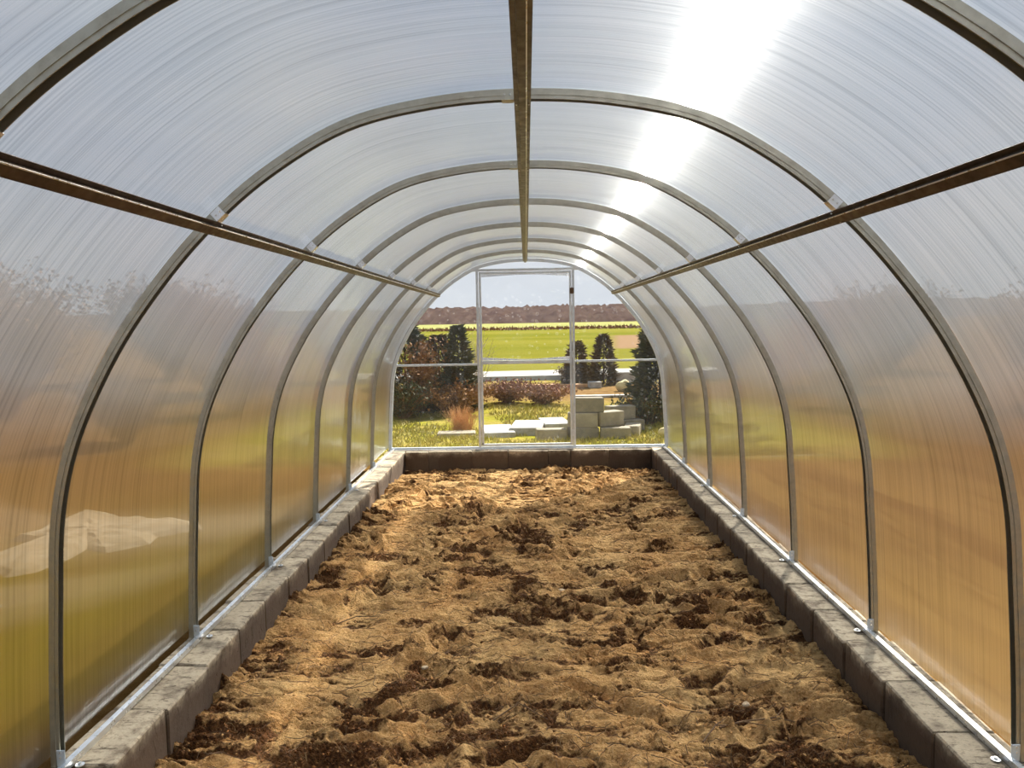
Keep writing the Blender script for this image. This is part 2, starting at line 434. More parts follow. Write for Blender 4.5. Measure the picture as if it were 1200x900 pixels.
# ---------------------------------------------------------------- geometry helpers
class MB:
    def __init__(self):
        self.v, self.f, self.mi = [], [], []

    def add(self, vs, fs, mi=0):
        b = len(self.v)
        self.v += [tuple(p) for p in vs]
        self.f += [tuple(i + b for i in q) for q in fs]
        self.mi += [mi] * len(fs)

    def box(self, lo, hi, mi=0):
        x0, y0, z0 = lo; x1, y1, z1 = hi
        self.add([(x0, y0, z0), (x1, y0, z0), (x1, y1, z0), (x0, y1, z0), (x0, y0, z1), (x1, y0, z1), (x1, y1, z1), (x0, y1, z1)],
                 [(0, 3, 2, 1), (4, 5, 6, 7), (0, 1, 5, 4), (1, 2, 6, 5), (2, 3, 7, 6), (3, 0, 4, 7)], mi)

    def cbox(self, lo, hi, c=0.003, mi=0, jit=0.0, rnd=None):
        """box with chamfered edges"""
        lo, hi = Vector(lo), Vector(hi)
        ids = {}
        vs = []
        for sx in (0, 1):
            for sy_ in (0, 1):
                for sz in (0, 1):
                    corner = Vector((hi[0] if sx else lo[0], hi[1] if sy_ else lo[1], hi[2] if sz else lo[2]))
                    jv = Vector((0, 0, 0))
                    if jit:
                        jv = Vector([rnd.uniform(-jit, jit) for _ in range(3)])
                    s = (sx, sy_, sz)
                    for ax in range(3):
                        p = corner.copy()
                        for a in range(3):
                            if a != ax:
                                p[a] += c * (-1 if s[a] else 1)
                        ids[(s, ax)] = len(vs)
                        vs.append(p + jv)
        fs = []
        for ax in range(3):
            a, b = [(1, 2), (2, 0), (0, 1)][ax]
            for sd_ in (0, 1):
                q = []
                for (u, v_) in ((0, 0), (1, 0), (1, 1), (0, 1)):
                    s = [0, 0, 0]; s[ax] = sd_; s[a] = u; s[b] = v_
                    q.append(ids[(tuple(s), ax)])
                fs.append(tuple(q if sd_ else q[::-1]))
            # edges parallel to ax
            for u in (0, 1):
                for v_ in (0, 1):
                    s0 = [0, 0, 0]; s1 = [0, 0, 0]
                    s0[a] = s1[a] = u; s0[b] = s1[b] = v_; s1[ax] = 1
                    s0, s1 = tuple(s0), tuple(s1)
                    q = (ids[(s0, a)], ids[(s1, a)], ids[(s1, b)], ids[(s0, b)])
                    fs.append(q if (u == v_) else q[::-1])
        for sx in (0, 1):
            for sy_ in (0, 1):
                for sz in (0, 1):
                    s = (sx, sy_, sz)
                    t = (ids[(s, 0)], ids[(s, 1)], ids[(s, 2)])
                    fs.append(t if (sx + sy_ + sz) % 2 else t[::-1])
        self.add(vs, fs, mi)

    def cyl(self, p0, p1, r0, r1=None, n=8, mi=0):
        p0, p1 = Vector(p0), Vector(p1)
        r1 = r0 if r1 is None else r1
        d = (p1 - p0).normalized()
        a = d.orthogonal().normalized(); b = d.cross(a)
        vs = []
        for p, r in ((p0, r0), (p1, r1)):
            for i in range(n):
                t = 2 * math.pi * i / n
                vs.append(p + a * (r * math.cos(t)) + b * (r * math.sin(t)))
        fs = [(i, (i + 1) % n, n + (i + 1) % n, n + i) for i in range(n)]
        fs += [tuple(range(n))[::-1], tuple(range(n, 2 * n))]
        self.add(vs, fs, mi)

    def extrude_y(self, prof, y0, y1, mi=0):
        """closed polygon (x,z) swept from y0 to y1"""
        n = len(prof)
        vs = [(x, y0, z) for x, z in prof] + [(x, y1, z) for x, z in prof]
        fs = [(i, (i + 1) % n, n + (i + 1) % n, n + i) for i in range(n)]
        fs += [tuple(range(n))[::-1], tuple(range(n, 2 * n))]
        self.add(vs, fs, mi)

    def build(self, name, mats, parent=None, smooth=False, loc=None):
        me = bpy.data.meshes.new(name)
        me.from_pydata(self.v, [], self.f)
        for m in (mats if isinstance(mats, (list, tuple)) else [mats]):
            me.materials.append(m)
        if any(self.mi):
            me.polygons.foreach_set('material_index', self.mi)
        if smooth:
            me.polygons.foreach_set('use_smooth', [True] * len(me.polygons))
        me.update()
        o = bpy.data.objects.new(name, me)
        COL.objects.link(o)
        if parent:
            o.parent = parent
        if loc is not None:
            o.location = loc
        return o


def np_mesh(name, v, f, mat, parent=None, smooth=False, loc=None):
    me = bpy.data.meshes.new(name)
    v = np.asarray(v, dtype=np.float32); f = np.asarray(f, dtype=np.int32)
    me.vertices.add(len(v)); me.vertices.foreach_set('co', v.ravel())
    k_ = f.shape[1]
    me.loops.add(f.size); me.loops.foreach_set('vertex_index', f.ravel())
    me.polygons.add(len(f))
    me.polygons.foreach_set('loop_start', np.arange(0, f.size, k_, dtype=np.int32))
    me.materials.append(mat)
    if smooth:
        me.polygons.foreach_set('use_smooth', np.ones(len(f), dtype=bool))
    me.update(calc_edges=True)
    o = bpy.data.objects.new(name, me)
    COL.objects.link(o)
    if parent:
        o.parent = parent
    if loc is not None:
        o.location = loc
    return o


def tag(o, label=None, cat=None, group=None, kind=None):
    if label: o['label'] = label
    if cat: o['category'] = cat
    if group: o['group'] = group
    if kind: o['kind'] = kind
    return o


def empty(name, loc=(0, 0, 0)):
    o = bpy.data.objects.new(name, None)
    COL.objects.link(o)
    o.location = loc
    o.empty_display_size = 0.1
    return o


def copy_tree(o, parent=None):
    c = o.copy(); COL.objects.link(c); c.parent = parent
    for ch in list(o.children):
        copy_tree(ch, c)
    return c


# ---------------------------------------------------------------- arch profile
KEY = [(1.490, 0.0), (1.480, 0.25), (1.463, 0.52), (1.438, 0.80), (1.372, 1.04), (1.240, 1.295), (1.090, 1.500),
       (0.930, 1.672), (0.750, 1.818), (0.520, 1.945), (0.265, 2.004), (0.0, 2.022)]


def catmull(pts, n):
    P = [Vector((p[0], p[1])) for p in pts]
    P = [P[0] * 2 - P[1]] + P + [Vector((-P[-2][0], P[-2][1]))]
    out = []
    for i in range(1, len(P) - 2):
        for j in range(n):
            t = j / n
            a, b, c, d = P[i - 1], P[i], P[i + 1], P[i + 2]
            out.append(0.5 * ((2 * b) + (c - a) * t + (2 * a - 5 * b + 4 * c - d) * t * t + (3 * b - a - 3 * c + d) * t ** 3))
    out.append(P[-2])
    return out


HALF = catmull(KEY, 6)
ARC = [(p[0], p[1]) for p in HALF] + [(-p[0], p[1]) for p in HALF[-2::-1]]     # right foot -> crown -> left foot
ARC = [Vector(p) for p in ARC]
NRM = []
for i in range(len(ARC)):
    a = ARC[max(i - 1, 0)]; b = ARC[min(i + 1, len(ARC) - 1)]
    t = (b - a).normalized()
    NRM.append(Vector((t[1], -t[0])))           # outward
NRM[0] = Vector((1, 0)); NRM[-1] = Vector((-1, 0))
for i in range(len(NRM)):
    if NRM[i].dot(ARC[i] - Vector((0, 0.9))) < 0:
        NRM[i] = -NRM[i]


def off(i, d):
    return ARC[i] + NRM[i] * d


RIB_T = 0.030       # radial depth of a rib tube
RIB_W = 0.028       # width along the tunnel
D0 = 2.314          # first rib whose feet are in view
END = D0 + 6.0      # end wall
BACK = D0 - 3.0


def arch_tube(mb, y0, y1, i0=0, i1=None, d0=0.0, d1=RIB_T, mi=0):
    i1 = len(ARC) - 1 if i1 is None else i1
    vs, fs = [], []
    for i in range(i0, i1 + 1):
        a, b = off(i, d0), off(i, d1)
        vs += [(a[0], y0, a[1]), (b[0], y0, b[1]), (b[0], y1, b[1]), (a[0], y1, a[1])]
    n = i1 - i0
    for j in range(n):
        for e in range(4):
            p, q = j * 4 + e, j * 4 + (e + 1) % 4
            fs.append((p, q, q + 4, p + 4))
    fs += [(0, 1, 2, 3)[::-1], (n * 4, n * 4 + 1, n * 4 + 2, n * 4 + 3)]
    mb.add(vs, fs, mi)


# index on the arch nearest to a given x (upper part)
def idx(x):
    return min(range(len(ARC)), key=lambda i: abs(ARC[i][0] - x) + (0 if ARC[i][1] > 1.2 else 9))


PUR = 0.935
I_R, I_C, I_L = idx(PUR), idx(0.0), idx(-PUR)

# ---------------------------------------------------------------- sheets (walls and ceiling)
walls = {}
for nm in ('wall_right', 'ceiling', 'wall_left'):
    walls[nm] = tag(empty(nm, (0, 0, 0)), kind='structure')
SHEET_IN, SHEET_OUT = RIB_T + 0.002, RIB_T + 0.007


def sheet(y0, y1, i0, i1, parent, lift=0.0):
    mb = MB()
    for d, mi in ((SHEET_IN, 0), (SHEET_OUT, 1)):
        vs, fs = [], []
        for i in range(i0, i1 + 1):
            a = off(i, d)
            z = max(a[1], lift) if (i in (0, len(ARC) - 1)) else a[1]
            vs += [(a[0], y0, z), (a[0], y1, z)]
        for j in range(i1 - i0):
            q = (2 * j, 2 * j + 1, 2 * j + 3, 2 * j + 2)
            fs.append(q[::-1] if mi == 0 else q)
        mb.add(vs, fs, mi)
    # edges of the sheet
    for yy, fl in ((y0, 0), (y1, 1)):
        vs, fs = [], []
        for i in range(i0, i1 + 1):
            a, b = off(i, SHEET_IN), off(i, SHEET_OUT)
            za = max(a[1], lift) if i in (0, len(ARC) - 1) else a[1]
            vs += [(a[0], yy, za), (b[0], yy, max(b[1], lift) if i in (0, len(ARC) - 1) else b[1])]
        for j in range(i1 - i0):
            q = (2 * j, 2 * j + 1, 2 * j + 3, 2 * j + 2)
            fs.append(q if fl == 0 else q[::-1])
        mb.add(vs, fs, 0)
    mb.build('polycarbonate_panel', [M_FILM, M_FLUTE], parent, smooth=True)


rib_ys = [BACK + i for i in range(9)] + [END]
for j in range(len(rib_ys) - 1):
    y0, y1 = rib_ys[j] + 0.001, rib_ys[j + 1] - 0.001
    sheet(y0, y1, 0, I_R, walls['wall_right'], 0.006)
    sheet(y0, y1, I_R, I_C, walls['ceiling'])
    sheet(y0, y1, I_C, I_L, walls['ceiling'])
    sheet(y0, y1, I_L, len(ARC) - 1, walls['wall_left'], 0.030)

# ---------------------------------------------------------------- ribs
rib_labels = [
    'nearest curved galvanized rib, only its shoulders cross the two upper corners',
    'curved galvanized rib whose feet stand at the two bottom corners of view',
    'third curved galvanized rib from the camera, one bay past the corner feet',
    'fourth curved galvanized rib from the camera, halfway down the tunnel',
    'fifth curved galvanized rib from the camera, four bays past the near purlin crossing',
    'third last curved galvanized rib before the glazed end wall',
    'last curved galvanized rib standing one bay before the end wall door',
]


def screw(mb, p, d, r=0.005, h=0.004):
    p, d = Vector(p), Vector(d).normalized()
    mb.cyl(p, p + d * h, r, r * 0.7, 6)


def make_rib(y):
    root = empty('arch_rib', (0, y, 0))
    mb = MB()       # folded channel, open towards the inside
    arch_tube(mb, -RIB_W / 2, -RIB_W / 2 + 0.002)
    arch_tube(mb, RIB_W / 2 - 0.002, RIB_W / 2)
    arch_tube(mb, -RIB_W / 2 + 0.002, RIB_W / 2 - 0.002, d0=RIB_T - 0.002)
    t = mb.build('rib_tube', M_RIB, root)
    # a raised bead along the tube front, as the folded profile shows
    mb = MB(); arch_tube(mb, -RIB_W / 2 - 0.0025, -RIB_W / 2 + 0.001, d0=0.011, d1=0.018)
    mb.build('profile_bead', M_RIB, root)
    for i in (I_L, I_R, I_C):
        a = ARC[i]; nn = NRM[i]; tt = Vector((nn[1], -nn[0]))
        mb = MB()
        def P(u, v, yy):
            q = a + tt * u + nn * v
            return (q[0], yy, q[1])
        u0, u1 = (0.026, 0.060)
        sgn = 1 if i == I_L else -1
        y0b, y1b = -RIB_W / 2 - 0.004, RIB_W / 2 + 0.002
        vs = [P(sgn * u0, -0.003, y0b), P(sgn * u1, -0.003, y0b), P(sgn * u1, -0.003, y1b), P(sgn * u0, -0.003, y1b),
              P(sgn * u0, 0.026, y0b), P(sgn * u1, 0.026, y0b), P(sgn * u1, 0.026, y1b), P(sgn * u0, 0.026, y1b)]
        mb.add(vs, [(0, 3, 2, 1), (4, 5, 6, 7), (0, 1, 5, 4), (1, 2, 6, 5), (2, 3, 7, 6), (3, 0, 4, 7)])
        br = mb.build('corner_bracket', M_RAIL if i != I_C else M_RIB, root)
        for u in (0.036, 0.052):
            mb = MB()
            screw(mb, P(sgn * u, 0.012, y0b), (0, -1, 0), 0.0035)
            mb.build('screw', M_SCREW, br)
    for sgn in (-1, 1):
        mb = MB()
        mb.cbox((sgn * 1.482 - 0.014, -0.022, 0.006), (sgn * 1.482 + 0.014, -0.0175, 0.060), 0.002)
        ft = mb.build('foot_bracket', M_FRAME, root)
        for zs in (0.036, 0.052):
            mb = MB(); screw(mb, (sgn * 1.482, -0.022, zs), (0, -1, 0), .004, .003)
            mb.build('screw', M_SCREW, ft)
        mb = MB()
        mb.cyl((sgn * 1.432, -0.005, 0.002), (sgn * 1.432, -0.005, 0.005), 0.014, n=12)
        wsh = mb.build('anchor_washer', M_RAIL, root)
        mb = MB(); mb.cyl((sgn * 1.432, -0.005, 0.005), (sgn * 1.432, -0.005, 0.011), 0.006, n=6)
        mb.build('anchor_bolt', M_SCREW, wsh)
    return root


for n_, y in enumerate([BACK + 2 + i for i in range(7)]):
    if n_ == 0:
        r0 = rr_ = make_rib(y)
    else:
        rr_ = copy_tree(r0); rr_.location = (0, y, 0)
    tag(rr_, rib_labels[n_], 'rib', 'curved ribs of the tunnel')

# ---------------------------------------------------------------- purlins (hat-section rails running the length)
pur_labels = {'L': 'dark steel purlin running along the left shoulder of the tunnel',
              'R': 'dark steel purlin running along the right shoulder of the tunnel',
              'C': 'dark steel ridge purlin running overhead along the middle of the roof'}
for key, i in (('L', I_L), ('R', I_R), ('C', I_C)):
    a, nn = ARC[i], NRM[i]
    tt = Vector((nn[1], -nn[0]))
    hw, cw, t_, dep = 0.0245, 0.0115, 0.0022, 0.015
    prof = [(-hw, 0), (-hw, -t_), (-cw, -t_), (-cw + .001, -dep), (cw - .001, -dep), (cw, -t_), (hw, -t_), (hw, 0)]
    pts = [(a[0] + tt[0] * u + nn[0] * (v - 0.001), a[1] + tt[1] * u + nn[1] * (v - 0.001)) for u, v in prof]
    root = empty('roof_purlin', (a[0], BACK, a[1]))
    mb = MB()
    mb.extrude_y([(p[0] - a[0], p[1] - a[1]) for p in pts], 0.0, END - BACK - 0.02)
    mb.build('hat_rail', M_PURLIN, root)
    mb = MB()   # small rolled lip beside the hat, catches the light
    lip = [(cw - .0015, -dep + .0005), (cw + .0015, -dep + .0005), (cw + .0015, -dep - .0012), (cw - .0015, -dep - .0012)]
    sgn = -1 if key == 'R' else 1
    mb.extrude_y([(tt[0] * u * sgn + nn[0] * v, tt[1] * u * sgn + nn[1] * v) for u, v in lip][::1], 0.0, END - BACK - 0.02)
    mb.build('rolled_lip', M_RAIL, root)
    for yy in [q + s_ for q in rib_ys[:-1] for s_ in (0.0,)]:
        for u in (-0.018, 0.018):
            mb = MB()
            p = tt * u + nn * (-t_ - 0.001)
            screw(mb, (p[0], yy - BACK + 0.03, p[1]), (-nn[0], 0, -nn[1]), 0.0032, 0.003)
            mb.build('screw', M_SCREW, root)
    tag(root, pur_labels[key], 'purlin', 'purlins under the arched roof')

# ---------------------------------------------------------------- base rails
for sgn, lab in ((-1, 'bright zinc base rail along the foot of the left wall'), (1, 'bright zinc base rail along the foot of the right wall')):
    mb = MB()
    prof = [(1.452, 0.0015), (1.492, 0.0015), (1.492, 0.006), (1.466, 0.006), (1.466, 0.024), (1.452, 0.024)]
    prof = [(sgn * x, z) for x, z in prof]
    if sgn < 0:
        prof = prof[::-1]
    mb.extrude_y(prof, BACK, END - 0.03)
    o = mb.build('base_rail', M_RAIL)
    tag(o, lab, 'rail', 'base rails on the concrete curb')

# ---------------------------------------------------------------- end wall
ew = tag(empty('wall_back', (0, END, 0)), kind='structure')
mb = MB(); arch_tube(mb, -0.018, 0.014, d0=-0.004, d1=RIB_T)
mb.build('arch_frame', M_FRAME, ew, loc=(0, 0, 0))
PX0, PX1 = -0.500, 0.490
TOPZ = 1.920
MIDZ_L, MIDZ_R = 0.925, 0.945


def half_x(z):
    """half width of the arch at height z"""
    best = None
    for i in range(I_C):
        a, b = ARC[i], ARC[i + 1]
        if a[1] <= z <= b[1]:
            t = (z - a[1]) / (b[1] - a[1] + 1e-9)
            return a[0] + (b[0] - a[0]) * t
    return 0.0


fr = 0.026
for x, top in ((PX0 - fr * 0.5 - .006, TOPZ), (PX1 + fr * 0.5 + .006, TOPZ)):
    mb = MB(); mb.cbox((x - fr / 2, -0.014, 0.028), (x + fr / 2, 0.012, top), 0.002)
    mb.build('post', M_FRAME, ew)
hx = half_x(TOPZ) + 0.01
mb = MB(); mb.cbox((-hx, -0.014, TOPZ), (hx, 0.012, TOPZ + 0.026), 0.002); mb.build('top_bar', M_FRAME, ew)
mb = MB(); mb.cbox((-1.486, -0.018, 0.0), (1.486, 0.014, 0.028), 0.002); mb.build('bottom_sill', M_FRAME, ew)
mb = MB(); mb.cbox((-1.500, -0.045, -0.004), (1.500, -0.019, 0.010), 0.002); mb.build('sill_flashing', M_RAIL, ew)
xl_, xr_ = half_x(MIDZ_L) + .008, half_x(MIDZ_R) + .008
mb = MB(); mb.cbox((-xl_, -0.014, MIDZ_L - .011), (PX0 - fr - .007, 0.010, MIDZ_L + .011), 0.002); mb.build('crossbar', M_FRAME, ew)
mb = MB(); mb.cbox((PX1 + fr + .007, -0.014, MIDZ_R - .011), (xr_, 0.010, MIDZ_R + .011), 0.002); mb.build('crossbar', M_FRAME, ew)


def pane(poly, parent, name='pane', y0=0.0135, y1=0.0175):
    """poly: convex outline (x,z), counter-clockwise seen from the camera"""
    mb = MB()
    n = len(poly)
    mb.add([(x, y0, z) for x, z in poly], [tuple(range(n))], 0)
    mb.add([(x, y1, z) for x, z in poly], [tuple(range(n))[::-1]], 1)
    vs = [(x, y0, z) for x, z in poly] + [(x, y1, z) for x, z in poly]
    mb.add(vs, [(i, n + i, n + (i + 1) % n, (i + 1) % n) for i in range(n)], 0)
    return mb.build(name, [M_PANE_FILM, M_PANE], parent)


def arch_between(z0, z1, side):
    pts = [(side * half_x(z0), z0)]
    for i in range(I_C + 1):
        if z0 + .01 < ARC[i][1] < z1 - .01:
            pts.append((side * ARC[i][0], ARC[i][1]))
    pts.append((side * half_x(z1), z1))
    return pts


for side, px, mz in ((-1, PX0 - fr * .5, MIDZ_L), (1, PX1 + fr * .5, MIDZ_R)):
    low = arch_between(0.02, mz, side); upr = arch_between(mz, TOPZ, side)
    for part in (low, upr):
        z0, z1 = part[0][1], part[-1][1]
        poly = [(px, z0)] + part + [(px, z1)]
        if side < 0:
            poly = poly[::-1]
        pane(poly, ew)
cap = [(x, z) for x, z in arch_between(TOPZ + .01, 2.0199, 1)]
pane(cap + [(-x, z) for x, z in cap[::-1]], ew)

# ---------------------------------------------------------------- door in the end wall
dr = tag(empty('door_1', (0, END, 0)), kind='structure')
x0, x1, z0, z1 = PX0, PX1, 0.034, TOPZ - 0.006
b = 0.024
for (xa, xb, za, zb, nm) in ((x0, x0 + b, z0, z1, 'door_stile'), (x1 - b, x1, z0, z1, 'door_stile'),
                             (x0 + b, x1 - b, z1 - b, z1, 'top_rail'), (x0 + b, x1 - b, z0, z0 + b, 'bottom_rail'),
                             (x0 + b, x1 - b, 0.925, 0.962, 'lock_rail')):
    mb = MB(); mb.cbox((xa, -0.012, za), (xb, 0.010, zb), 0.002)
    mb.build(nm, M_FRAME, dr)
# wavy tape strip above the lock rail and creased film along the head
for (za, zb, amp, nm) in ((0.966, 0.992, 0.012, 'sealing_strip'), (z1 - b - 0.026, z1 - b - 0.002, 0.010, 'sealing_strip')):
    mb = MB(); vs = []; n = 24
    for i in range(n + 1):
        t = i / n
        x = x0 + b + 0.002 + (x1 - x0 - 2 * b - 0.004) * t
        e = 0.018 * abs(2 * t - 1) ** 3 + amp * 0.4 * math.sin(9 * t)
        vs += [(x, -0.006, za if amp < .011 or True else za), (x, -0.004, (zb - 0.012 + e) if za < 1.5 else zb)]
        if za > 1.5:
            vs[-2] = (x, -0.006, za + 0.012 - e)
    vs2 = [(p[0], p[1] + 0.004, p[2]) for p in vs]
    m_ = len(vs)
    fs = [(2 * i, 2 * i + 2, 2 * i + 3, 2 * i + 1) for i in range(n)]
    fs += [tuple(q + m_ for q in f[::-1]) for f in fs]
    fs += [(2 * i + 1, 2 * i + 3, 2 * i + 3 + m_, 2 * i + 1 + m_) for i in range(n)]
    fs += [(2 * i + 2, 2 * i, 2 * i + m_, 2 * i + 2 + m_) for i in range(n)]
    mb.add(vs + vs2, fs)
    mb.build(nm, M_RAIL, dr)
pane([(x0 + .01, 0.05), (x1 - .01, 0.05), (x1 - .01, 0.94), (x0 + .01, 0.94)], dr, 'lower_pane', 0.0105, 0.0145)
pane([(x0 + .01, 0.945), (x1 - .01, 0.945), (x1 - .01, z1 - .01), (x0 + .01, z1 - .01)], dr, 'upper_pane', 0.0105, 0.0145)
for zc in (1.70, 1.02, 0.17):
    mb = MB(); mb.cyl((x1 + .004, -0.020, zc - 0.035), (x1 + .004, -0.020, zc + 0.035), 0.006, n=10)
    mb.cbox((x1 - .018, -0.0165, zc - .03), (x1 + .026, -0.0125, zc + .03), .001)
    mb.build('hinge', M_BARK if zc > 1.5 else M_FRAME, dr)
mb = MB(); mb.cyl((x0 + .012, -0.012, .06), (x0 + .012, -0.026, .06), 0.008, n=10)
mb.build('latch', M_BARK, dr)

# ---------------------------------------------------------------- curb of concrete blocks
BW, BH = 0.205, 0.275
XI, XO = 1.327, 1.327 + BW
rnd = random.Random(3)
blk_mesh = []
for v_ in range(6):
    mb = MB(); mb.cbox((-BW / 2, -0.1775, -BH), (BW / 2, 0.1775, 0.0), 0.006, jit=0.0035, rnd=rnd)
    o = mb.build('concrete_block', M_BLOCK); blk_mesh.append(o.data); bpy.data.objects.remove(o)
first = 2.309
for sgn, nm in ((-1, 'trim_1'), (1, 'trim_2')):
    root = tag(empty(nm, (sgn * (XI + BW / 2), 0, 0)), 'low concrete block curb under the left wall' if sgn < 0 else 'low concrete block curb under the right wall', kind='structure')
    y = first - 0.3625 * 9 + (0.17 if sgn > 0 else 0.0)
    while y < END - 0.05:
        L_ = 0.3625
        o = bpy.data.objects.new('concrete_block', rnd.choice(blk_mesh)); COL.objects.link(o)
        o.parent = root
        y1_ = min(y + L_, END + 0.10)
        o.location = (rnd.uniform(-.006, .006), (y + y1_) / 2, rnd.uniform(-.005, 0.0))
        o.scale = ((-1) ** rnd.randint(0, 1), (y1_ - y) / L_ * (-1) ** rnd.randint(0, 1) * 1.0, 1)
        o.scale = (abs(o.scale[0]), abs(o.scale[1]), 1)
        o.rotation_euler = (0, 0, math.radians(rnd.uniform(-.4, .4)))
        y += L_
root = tag(empty('trim_3', (0, END - 0.02, 0)), 'low concrete block curb under the end wall', kind='structure')
xs = [-1.322, -1.075, -0.60, -0.215, 0.215, 0.455, 0.87, 1.322]
for i in range(len(xs) - 1):
    o = bpy.data.objects.new('concrete_block', blk_mesh[i % 6]); COL.objects.link(o); o.parent = root
    o.rotation_euler = (0, 0, math.pi / 2)
    o.scale = (1.0, (xs[i + 1] - xs[i] - 0.002) / 0.355, 1)
    o.location = ((xs[i] + xs[i + 1]) / 2, rnd.uniform(-.004, .004), -0.005 + rnd.uniform(-.002, 0.0))


# ---------------------------------------------------------------- soil bed
def vnoise(X, Y, seed):
    """smooth value noise"""
    r = np.random.RandomState(seed)
    G = r.rand(256, 256).astype(np.float32)
    xi = np.floor(X).astype(int); yi = np.floor(Y).astype(int)
    fx = X - xi; fy = Y - yi
    fx = fx * fx * fx * (fx * (fx * 6 - 15) + 10); fy = fy * fy * fy * (fy * (fy * 6 - 15) + 10)
    a = G[xi % 256, yi % 256]; b_ = G[(xi + 1) % 256, yi % 256]
    c_ = G[xi % 256, (yi + 1) % 256]; d_2 = G[(xi + 1) % 256, (yi + 1) % 256]
    return (a * (1 - fx) + b_ * fx) * (1 - fy) + (c_ * (1 - fx) + d_2 * fx) * fy - 0.5


def fbm(X, Y, sc, octv, seed, gain=0.5, ridged=False):
    s = 0; amp = 1.0; tot = 0
    for o_ in range(octv):
        n = vnoise(X * sc + 17.3 * o_ + 100, Y * sc + 9.1 * o_ + 100, seed + o_)
        if ridged:
            n = 0.5 - 2 * np.abs(n)
        s = s + amp * n; tot += amp; amp *= gain; sc *= 2.03
    return s / tot


def soil_fields(X, Y):
    wx = X + 0.12 * fbm(X, Y, 3, 3, 50); wy = Y + 0.12 * fbm(X, Y, 3, 3, 60)
    base = 0.05 * fbm(X, Y, 0.9, 3, 1)
    mask = 0.55 * fbm(wx * 0.6, wy * 1.35, 7.5, 4, 5) + 0.45 * fbm(wx, wy, 2.2, 3, 15)   # where the crust is broken
    mask = np.clip((mask - 0.015) * 7.0, 0, 1)
    edge = np.clip((0.22 - np.abs(np.abs(X) - XI)) / 0.22, 0, 1) * (X < 0) + 0.5 * np.clip((0.20 - np.abs(np.abs(X) - XI)) / 0.2, 0, 1) * (X > 0)
    edge = edge * np.clip(0.35 + 2.6 * fbm(X, Y, 4.5, 3, 33), 0, 1)
    clod = fbm(wx * 0.8, wy * 1.25, 11, 4, 12, 0.6, True)
    fine = fbm(wx * 0.85, wy * 1.2, 34, 3, 22, 0.6, True)
    rid = fbm(wx * 0.55, wy * 1.5, 4.5, 4, 42, 0.55, True)
    m2 = np.clip(mask + edge, 0, 1)
    lump = np.clip(fbm(wx * 0.75, wy * 1.5, 5.5, 4, 142, 0.55) * 3.0, -0.5, 0.5)
    h = base + 0.030 * rid + 0.030 * lump + m2 * (0.070 * clod + 0.045 * fine - 0.012) + (1 - m2) * 0.014 * fbm(X, Y, 9, 4, 70)
    h = h + 0.030 * edge
    moist_shade = np.clip(0.15 + 0.50 * m2 * (0.7 + 1.0 * clod) + 0.30 * edge - 0.45 * lump - 0.7 * rid + 0.14 * np.exp(-((X + 0.02) / 0.14) ** 2), 0, 1)  # damp broken soil, plus shade painted into the low spots
    cn = fbm(wx * 0.50, wy * 1.5, 6.5, 3, 242, 0.5)
    cm_ = np.clip(fbm(X, Y, 1.9, 3, 262) * 5 + 0.85, 0, 1)
    crev = np.clip(1 - np.abs(cn) * 15, 0, 1) * cm_
    cn2 = fbm(wx * 0.6, wy * 1.5, 15, 3, 272, 0.5)
    crev2 = np.clip(1 - np.abs(cn2) * 11, 0, 1) * np.clip(fbm(X, Y, 3.1, 3, 282) * 5 + 0.4, 0, 1)
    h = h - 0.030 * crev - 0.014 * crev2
    moist_shade = np.clip(moist_shade + 0.34 * crev + 0.24 * crev2, 0, 1)  # shade painted along the crevices for contrast
    return h, moist_shade


SOIL_Z = -0.168
nx, ny = 420, 1400
xs_ = np.linspace(-XI - 0.01, XI + 0.01, nx)
ys_ = np.concatenate([np.linspace(BACK, 2.3, 60, endpoint=False), np.linspace(2.3, END - BW / 2 - 0.01, ny - 60)])
X, Y = np.meshgrid(xs_, ys_)
H, MO = soil_fields(X, Y)
rf = random.Random(21)
for q in range(170):                                            # footprints and pokes
    fx, fy = rf.uniform(-1.15, 1.15), rf.uniform(2.4, 8.1)
    a = rf.uniform(-0.7, 0.7); ln, wd = rf.uniform(.09, .15), rf.uniform(.035, .055)
    if q % 3 == 0:
        ln, wd = rf.uniform(.03, .06), rf.uniform(.02, .035)
    a += math.pi / 2 if rf.random() < 0.35 else 0
    dx, dy = X - fx, Y - fy
    u = (dx * math.cos(a) + dy * math.sin(a)) / ln; v = (-dx * math.sin(a) + dy * math.cos(a)) / wd
    r2 = (u * u + v * v) * (1 + 0.8 * vnoise(X * 14 + 50, Y * 14 + 50, 99))
    dep = rf.uniform(0.018, 0.050)
    pit = -dep * np.exp(-r2 ** 2 * 0.9) + dep * 0.45 * np.exp(-(np.sqrt(r2) - 1.5) ** 2 * 6)
    H += pit
    MO = np.clip(MO + 0.16 * np.exp(-r2 ** 2 * 0.7), 0, 1)  # shade painted into the footprint hollows
H = H - 0.035 * np.clip((Y - 7.3) / 0.8, 0, 1)
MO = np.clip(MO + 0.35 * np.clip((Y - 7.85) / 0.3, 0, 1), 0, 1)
Z = SOIL_Z + H
Z = np.clip(Z, -0.30, -0.045)
V = np.stack([X, Y, Z], -1).reshape(-1, 3)
NY, NX = X.shape
ii = np.arange(NY * NX).reshape(NY, NX)
Fq = np.stack([ii[:-1, :-1], ii[:-1, 1:], ii[1:, 1:], ii[1:, :-1]], -1).reshape(-1, 4)
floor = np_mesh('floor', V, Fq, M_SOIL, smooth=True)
tag(floor, 'tan crusted soil bed with dark broken clods and footprints', kind='structure')
at = floor.data.attributes.new('moist_shade', 'FLOAT', 'POINT')
at.data.foreach_set('value', MO.astype(np.float32).ravel())


